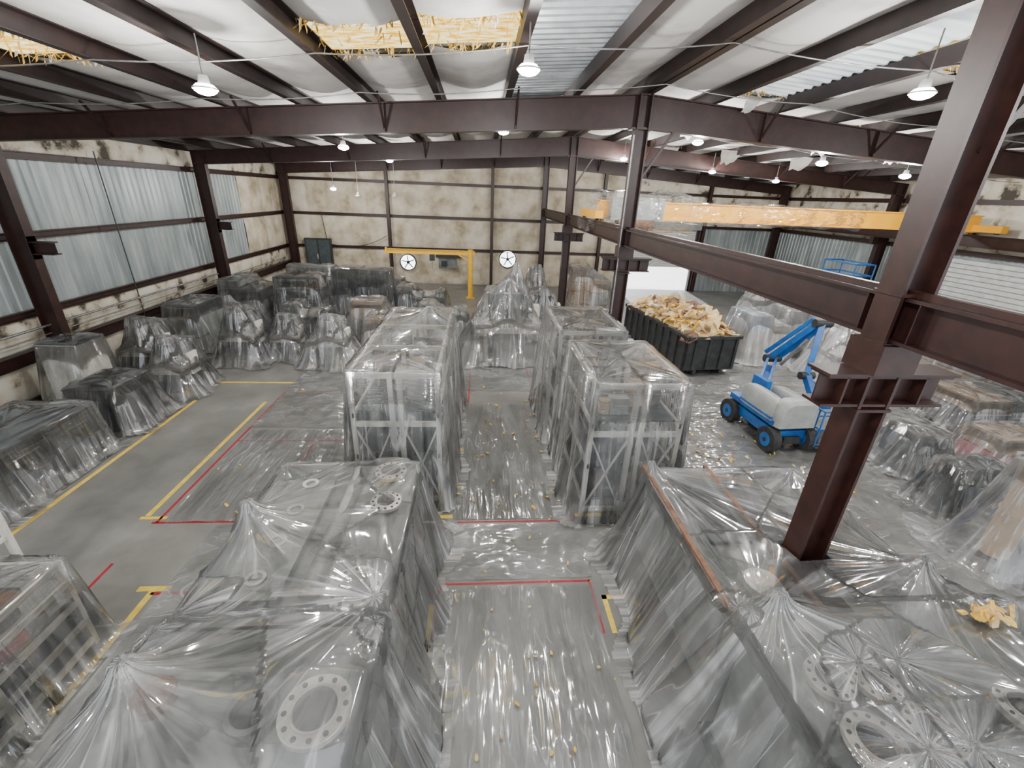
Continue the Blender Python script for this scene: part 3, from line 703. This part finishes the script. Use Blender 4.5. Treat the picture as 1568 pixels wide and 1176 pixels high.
W('wrapped_shelving','shelf',-9.3,25.5,2.4,1.0,2.0,54,mk='pld')
W('wrapped_crates','crates',-5.6,26.5,2.2,1.0,1.5,55)
W('wrapped_workbench','bench',-9.8,7.4,1.7,4.6,1.15,60,mk='pld',flare=.18)
W('wrapped_tool_cabinet','cabinet',-9.6,11.1,1.2,1.3,1.2,61,mk='pld',ks=('dark',))
W('wrapped_tool_cabinet','cabinet',-11.2,12.2,1.0,.9,1.9,62,mk='pld',ks=('creamsteel',))
W('wrapped_milling_machine','mill',-9.4,13.3,1.1,1.3,1.7,63,mk='pld',flare=.4)
W('wrapped_milling_machine','mill',-11.0,14.6,1.2,1.3,1.9,64,mk='pld',flare=.4)
W('wrapped_crates','crates',-11.2,17.8,1.2,2.0,1.7,65,mk='pld',ks=('dark','bin','grey'))
W('wrapped_crates','crates',6.2,24.9,2.2,1.8,2.5,70,ks=('card','wood','grey'))
W('wrapped_milling_machine','mill',3.3,25.5,1.2,1.6,2.4,71)
W('wrapped_crates','crates',11.9,17.2,1.8,1.6,1.9,72,ks=('bluel','grey','card'),mk='plw',flare=.4)
W('wrapped_milling_machine','mill',14.0,14.8,1.8,1.8,2.1,73,mk='plw',flare=.45)
W('wrapped_lathe','lathe',14.5,18.0,2.4,1.5,1.9,74,mk='plw')
W('wrapped_crates','crates',15.8,11.3,2.6,1.8,1.0,75,ks=('wood','dark'))
W('wrapped_lathe','lathe',11.2,8.9,1.0,.9,1.0,76)
W('wrapped_crates','crates',13.6,8.8,1.5,1.0,.95,77,ks=('redp','redp','card'))
W('wrapped_trash_bins','drums',10.6,7.2,1.3,.7,1.1,78,mk='pld',ks=('bin',),flare=.2)
W('wrapped_cardboard_tube','tube',9.9,5.75,.62,.62,2.0,79,flare=.5)
W('wrapped_milling_machine','mill',16.5,24,2.0,1.8,2.2,80,mk='plw')
W('wrapped_crates','crates',18.4,14.0,2.0,2.4,1.9,81)

# ---------------------------------------------------------------- dumpster (slightly angled)
random.seed(12)
x0,x1,y0,y1,h=-1.05,1.05,-2.6,2.6,1.5
b=MB()
b.box(x0,x1,y0,y1,.25,.31,'dumpster')
for (a,c,d,e) in((x0,x0+.05,y0,y1),(x1-.05,x1,y0,y1),(x0,x1,y0,y0+.05),(x0,x1,y1-.05,y1)): b.box(a,c,d,e,.3,h,'dumpster')
for y in np.arange(y0+.1,y1,.55):
    b.box(x0-.07,x0,y,y+.1,.25,h-.03,'dumpster'); b.box(x1,x1+.07,y,y+.1,.25,h-.03,'dumpster')
for (a,c,d,e) in((x0-.09,x0+.06,y0-.05,y1+.05),(x1-.06,x1+.09,y0-.05,y1+.05),(x0,x1,y0-.08,y0+.05),(x0,x1,y1-.05,y1+.08)): b.box(a,c,d,e,h-.05,h+.06,'dumpster')
for x in(x0+.5,x1-.5): b.box(x-.06,x+.06,y0,y1,.1,.25,'dumpster'); b.cyl((x-.1,y0+.4,.14),(x+.1,y0+.4,.14),.14,'dumpster'); b.cyl((x-.1,y1-.4,.14),(x+.1,y1-.4,.14),.14,'dumpster')
for x in np.arange(x0+.3,x1-.1,.55): b.box(x,x+.1,y0-.06,y0,.3,h,'dumpster')
o=b.finish('rolloff_dumpster',center=False)
b=MB()
def hp(x,y):
    u=(x-x0)/(x1-x0); v=(y-y0)/(y1-y0)
    return h-.3+.7*math.sin(math.pi*min(max(u,0),1))**.6*math.sin(math.pi*min(max(v,0),1))**.5+.25*float(vn(x*2.2+20,y*2.2+20,3))
b.grid(lambda u,v:(x0+.06+u*(x1-x0-.12),y0+.06+v*(y1-y0-.12),hp(x0+.06+u*(x1-x0-.12),y0+.06+v*(y1-y0-.12))),24,50,'scrap')
def chunk(b,c,s,k,tilt=.5):
    R=Matrix.Rotation(random.uniform(0,6.3),3,'Z')@Matrix.Rotation(random.gauss(0,tilt),3,'X')@Matrix.Rotation(random.gauss(0,tilt),3,'Y')
    n=6; vs=[]
    for z in(-.5,.5):
        for i in range(n):
            t=2*math.pi*i/n; r=random.uniform(.6,1.1)
            vs.append(Vector(c)+R@Vector((math.cos(t)*r*s[0],math.sin(t)*r*s[1],z*s[2]*random.uniform(.5,1.3))))
    b.add(vs,[tuple(range(n))[::-1],tuple(range(n,2*n))]+[(i,(i+1)%n,n+(i+1)%n,n+i) for i in range(n)],k)
for i in range(420):
    x=random.uniform(x0+.12,x1-.12); y=random.uniform(y0+.12,y1-.12)
    s=random.uniform(.1,.42); chunk(b,(x,y,hp(x,y)+random.uniform(-.02,.16)),(s,s*random.uniform(.5,1),random.uniform(.03,.12)),random.choice(['scrap','scrap','fiber','scrapw','card','rust','scrap']))
b.finish('insulation_debris',parent=o)
o.location=(8.3,17.3,0); o.rotation_euler=(0,0,math.radians(7))

b=MB()
random.seed(22)
for i in range(200):
    r=random.random()
    if r<.4: x,y=random.uniform(-.6,2.0),random.uniform(2.2,13)
    elif r<.85: x,y=random.uniform(4.7,9),random.uniform(6.5,14)
    else: x,y=random.uniform(-6,3),random.uniform(7,16)
    s=random.uniform(.01,.045)*(1.6 if y>7 else 1); chunk(b,(x,y,.05),(s,s*.6,.02),random.choice(['scrap','fiber']))
b.finish('floor_insulation_scraps')
b=MB()
for i in range(30): s=random.uniform(.04,.1); chunk(b,(5.3+random.gauss(0,.13),2.85+random.gauss(0,.06),2.18+random.random()*.05),(s,s*.6,.04),random.choice(['fiber','fiber','scrap']),.8)
b.finish('insulation_clump')

# ---------------------------------------------------------------- boom lift
b=MB()
ang=math.radians(4)
cx,cy=8.15,10.4
def T(x,y,z): return (cx+x*math.cos(ang)-y*math.sin(ang),cy+x*math.sin(ang)+y*math.cos(ang),z)
b.obox(T(0,0,.48),(.95,1.9,.26),ang,'blue'); b.obox(T(0,0,.36),(.5,2.1,.2),ang,'dark')
for sx in(-.52,.52):
    for sy in(-.85,.85):
        b.cyl(T(sx-.12,sy,.34),T(sx+.12,sy,.34),.34,'tire',n=28); b.cyl(T(sx-.13,sy,.34),T(sx+.13,sy,.34),.19,'blue',n=20); b.cyl(T(sx-.14,sy,.34),T(sx+.14,sy,.34),.06,'dark',n=12)
b.cyl(T(0,0,.6),T(0,0,.72),.4,'dark',n=28)
b.obox(T(0,.05,.8),(1.1,1.9,.16),ang,'blue')
def cover(x,y,w,d,z0,z1):
    nu,nv=12,12
    def f(u,v):
        th=math.pi*u; e=.45
        c=math.cos(th); s=math.sin(th)
        xx=math.copysign(abs(c)**e,c)*w/2; zz=s**e*(z1-z0)
        tp=1-.12*abs(2*v-1)**4
        return T(x+xx*tp,y+(v-.5)*d,z0+zz*tp)
    b.grid(f,nu,nv,'liftgrey')
    for v in(0,1):
        pts=[f(i/nu,v) for i in range(nu+1)]; b.add(pts,[tuple(range(nu+1))],'liftgrey')
cover(-.42,-.15,.36,1.3,.85,1.45); cover(.42,-.15,.36,1.2,.85,1.35); cover(0,-.85,1.1,.45,.75,1.5)
b.obox(T(-.42,-.15,.93),(.38,1.32,.06),ang,'blue')
b.obox(T(0,.55,1.15),(.16,.6,.7),ang,'blue')
P1=T(.1,.6,1.3);P2=(9.15,12.2,1.65);P3=(9.75,11.4,3.0);P4=(9.35,10.9,1.6);P5=(9.3,10.1,.9)
for o_ in(-.14,.14):
    b.bar((P1[0]+o_,P1[1],P1[2]),(P2[0]+o_,P2[1],P2[2]),.07,.16,'blue')
    b.bar((P2[0]+o_,P2[1],P2[2]),(P3[0]+o_,P3[1],P3[2]),.07,.16,'blue')
b.bar((P1[0],P1[1],P1[2]-.3),(P2[0],P2[1],P2[2]-.28),.18,.1,'blue')
b.bar((P2[0]-.05,P2[1]+.3,P2[2]+.1),(P3[0]-.05,P3[1]+.3,P3[2]+.05),.16,.12,'blue')
b.cyl((P2[0]-.25,P2[1],P2[2]),(P2[0]+.25,P2[1],P2[2]),.12,'dark'); b.cyl((P3[0]-.25,P3[1],P3[2]),(P3[0]+.25,P3[1],P3[2]),.12,'dark')
b.bar(P3,P4,.16,.18,'blue'); b.cyl((P2[0]+.1,P2[1]-.3,P2[2]-.1),(P3[0]-.2,P3[1]+.1,P3[2]-.5),.05,'conduit')
b.bar(P4,P5,.16,.2,'blue'); b.cyl((P4[0]-.2,P4[1],P4[2]),(P4[0]+.2,P4[1],P4[2]),.11,'dark')
bx,by=9.35,9.65
b.box(bx-.55,bx+.55,by-.38,by+.38,.22,.27,'dark')
for z in(.3,.75,1.25):
    for (p,q) in(((-.55,-.38),(.55,-.38)),((.55,-.38),(.55,.38)),((.55,.38),(-.55,.38)),((-.55,.38),(-.55,-.38))):
        b.cyl((bx+p[0],by+p[1],z),(bx+q[0],by+q[1],z),.022,'blue',n=8)
for (p) in((-.55,-.38),(.55,-.38),(.55,.38),(-.55,.38),(0,-.38),(0,.38)): b.cyl((bx+p[0],by+p[1],.25),(bx+p[0],by+p[1],1.25),.022,'blue',n=8)
b.box(bx-.2,bx+.2,by+.3,by+.42,1.0,1.3,'blue')
b.finish('articulating_boom_lift',bevel=.01)

b=MB(); X,Yc=17.6,20.2
b.box(X-.45,X+.45,Yc-.9,Yc+.9,.2,.7,'blue')
for sx in(-.42,.42):
    for sy in(-.65,.65): b.cyl((X+sx-.07,Yc+sy,.2),(X+sx+.07,Yc+sy,.2),.2,'tire',n=20)
for i in range(4):
    z=.75+i*.47
    for sx in(-.3,.3): b.bar((X+sx,Yc-.8,z),(X+sx,Yc+.8,z+.45),.05,.09,'blue'); b.bar((X+sx*.8,Yc+.8,z),(X+sx*.8,Yc-.8,z+.45),.05,.09,'blue')
b.box(X-.5,X+.5,Yc-1,Yc+1,2.65,2.8,'blue')
for z in(3.2,3.7):
    for a in((X-.48,Yc-.98,X+.48,Yc-.98),(X+.48,Yc-.98,X+.48,Yc+.98),(X-.48,Yc+.98,X+.48,Yc+.98),(X-.48,Yc-.98,X-.48,Yc+.98)): b.cyl((a[0],a[1],z),(a[2],a[3],z),.03,'blue',n=8)
for a in((X-.48,Yc-.98),(X+.48,Yc-.98),(X+.48,Yc+.98),(X-.48,Yc+.98)): b.cyl((a[0],a[1],2.8),(a[0],a[1],3.7),.03,'blue',n=8)
b.finish('scissor_lift')

# ---------------------------------------------------------------- bridge crane
b=MB(); yc=17.8
b.box(RX+.25,XR-1.0,yc-.2,yc+.2,5.35,5.95,'orange'); b.box(RX+.25,XR-1.0,yc-.26,yc+.26,5.93,5.98,'orange'); b.box(RX+.25,XR-1.0,yc-.26,yc+.26,5.32,5.37,'orange')
for x in(RX,XR-1.1): b.box(x-.15,x+.15,yc-1.3,yc+1.3,5.36,5.62,'orange'); [b.cyl((x-.06,yc+s*1.05,5.4),(x+.06,yc+s*1.05,5.4),.1,'dark') for s in(-1,1)]
b.box(RX+.6,RX+2.6,yc-.7,yc-.2,5.3,6.1,'grey'); b.cyl((RX+.9,yc-.5,5.2),(RX+2.3,yc-.5,5.2),.25,'rust'); b.box(RX+1.0,RX+1.6,yc+.2,yc+.6,5.5,6.3,'creamsteel')
o=b.finish('overhead_bridge_crane')
b=MB()
def wrapf(xa,xb,r0,r1,zc,seed,k='plwrap'):
    def f(u,v):
        x=xa+(xb-xa)*u; t=2*math.pi*v
        ry=r0*(1+.25*(float(vn(x*2.5,math.cos(t)*2+5,seed))-.3)); rz=r1*(1+.3*(float(vn(x*2.5,math.sin(t)*2+5,seed+2))-.3))
        lo=1.15 if math.sin(t)<0 else 1
        return (x,yc+ry*math.copysign(abs(math.cos(t))**.6,math.cos(t)),zc+lo*rz*math.copysign(abs(math.sin(t))**.6,math.sin(t)))
    b.grid(f,int((xb-xa)/.12),28,k)
wrapf(RX+3.6,RX+11,.30,.36,5.65,3); wrapf(RX-.3,RX+3.8,.85,.66,5.6,7,'plwrap')
b.finish('plastic_wrap',parent=o)

b=MB()
b.cyl((-.55,27.4,0),(-.55,27.4,2.9),.15,'yellow',n=20); b.box(-.8,-.3,27.15,27.65,0,.03,'yellow')
b.ibeam((-5.5,27.4,2.7),(-.3,27.4,2.7),.26,.14,'yellow'); b.bar((-.55,27.4,2.2),(-1.3,27.4,2.6),.08,.08,'yellow')
b.box(-3.0,-2.7,27.3,27.5,2.2,2.55,'dark'); b.cyl((-2.85,27.4,1.7),(-2.85,27.4,2.2),.01,'dark',n=6); b.box(-5.6,-5.5,27.3,27.5,2.5,2.9,'yellow')
b.cyl((-5.35,27.4,0),(-5.35,27.4,2.58),.04,'dark')
b.finish('jib_crane')
for (x,z,r) in((-4.9,1.5,.5),(1.96,1.9,.55)):
    b=MB()
    n=32
    for i in range(n):
        t0,t1=2*math.pi*i/n,2*math.pi*(i+1)/n
        y=YB-.27; b.hexa([(x+r*math.cos(t0),y-.12,z+r*math.sin(t0)),(x+r*1.12*math.cos(t0),y-.12,z+r*1.12*math.sin(t0)),(x+r*1.12*math.cos(t1),y-.12,z+r*1.12*math.sin(t1)),(x+r*math.cos(t1),y-.12,z+r*math.sin(t1)),
          (x+r*math.cos(t0),y+.1,z+r*math.sin(t0)),(x+r*1.12*math.cos(t0),y+.1,z+r*1.12*math.sin(t0)),(x+r*1.12*math.cos(t1),y+.1,z+r*1.12*math.sin(t1)),(x+r*math.cos(t1),y+.1,z+r*math.sin(t1))],'dark')
    b.cyl((x,YB-.2,z),(x,YB-.22,z),r,'day',n=32)
    for i in range(5):
        t=i*math.pi*.4+.4; b.bar((x,YB-.3,z),(x+r*.9*math.cos(t),YB-.3,z+r*.9*math.sin(t)),.02,.07,'dark',up=(math.cos(t+1.57),.6,math.sin(t+1.57)))
    b.cyl((x,YB-.36,z),(x,YB-.23,z),.1,'dark')
    b.finish('wall_exhaust_fan')
b=MB(); b.box(-11.6,-9.9,YB-.5,YB-.25,.6,2.9,'dark'); b.box(-11.5,-10.8,YB-.53,YB-.5,.7,2.8,'bin'); b.box(-10.7,-10.0,YB-.53,YB-.5,.7,2.8,'bin'); b.box(-10.85,-10.8,YB-.56,YB-.53,1.6,1.9,'flange')
b.finish('electrical_cabinet')
b=MB(); b.box(-3,-1.2,YB-.45,YB-.25,1.9,2.1,'dark'); b.box(-2.8,-1.6,YB-.5,YB-.25,1.2,1.8,'greygr'); b.box(-2.6,-2.2,YB-.52,YB-.5,1.3,1.7,'dark'); b.finish('electrical_panel')

b=MB(); X,Y=11.6,42
prof=[(-2.2,.35),(-2.25,.8),(-1.3,.95),(-.7,1.45),(.9,1.5),(1.6,1.0),(2.2,.9),(2.25,.35)]
n=len(prof)
vs=[(X+p[0],Y-.85,p[1]) for p in prof]+[(X+p[0],Y+.85,p[1]) for p in prof]
b.add(vs,[tuple(range(n)),tuple(range(n,2*n))[::-1]]+[(i,n+i,n+(i+1)%n,(i+1)%n) for i in range(n)],'dark')
b.add([(X-1.15,Y-.86,1.0),(X-.65,Y-.86,1.38),(X+.85,Y-.86,1.42),(X+1.4,Y-.86,1.02)],[(0,1,2,3)],'glass')
for sx in(-1.4,1.4):
    for sy in(-.8,.8): b.cyl((X+sx,Y+sy-.1,.3),(X+sx,Y+sy+.1,.3),.33,'tire',n=24); b.cyl((X+sx,Y+sy-.11,.3),(X+sx,Y+sy+.11,.3),.18,'conduit',n=16)
b.finish('parked_car')

# ---------------------------------------------------------------- world, sun, camera
w=bpy.data.worlds.new('World'); S.world=w; w.use_nodes=True
bg=w.node_tree.nodes['Background']; bg.inputs[0].default_value=(.88,.94,1,1); bg.inputs[1].default_value=2.2
sl=bpy.data.lights.new('sun','SUN'); sl.energy=14; sl.angle=.02; sl.color=(1,.98,.95)
so=bpy.data.objects.new('sun',sl); COL.objects.link(so); so.location=(12,60,40)
so.rotation_euler=Vector((-.1,-1,-.36)).to_track_quat('-Z','Y').to_euler()

cam=bpy.data.cameras.new('Camera'); co=bpy.data.objects.new('Camera',cam); COL.objects.link(co)
cam.sensor_fit='HORIZONTAL'; cam.sensor_width=36; cam.lens=36*666/1568; cam.clip_start=.05
cx_=Vector((.997,-.0673,.0382)).normalized(); cz_=Vector((-.0770,-.9143,.3975)).normalized(); cy_=cz_.cross(cx_).normalized(); cx_=cy_.cross(cz_)
co.matrix_world=Matrix(((cx_[0],cy_[0],cz_[0],0),(cx_[1],cy_[1],cz_[1],0),(cx_[2],cy_[2],cz_[2],6.0),(0,0,0,1)))
S.camera=co
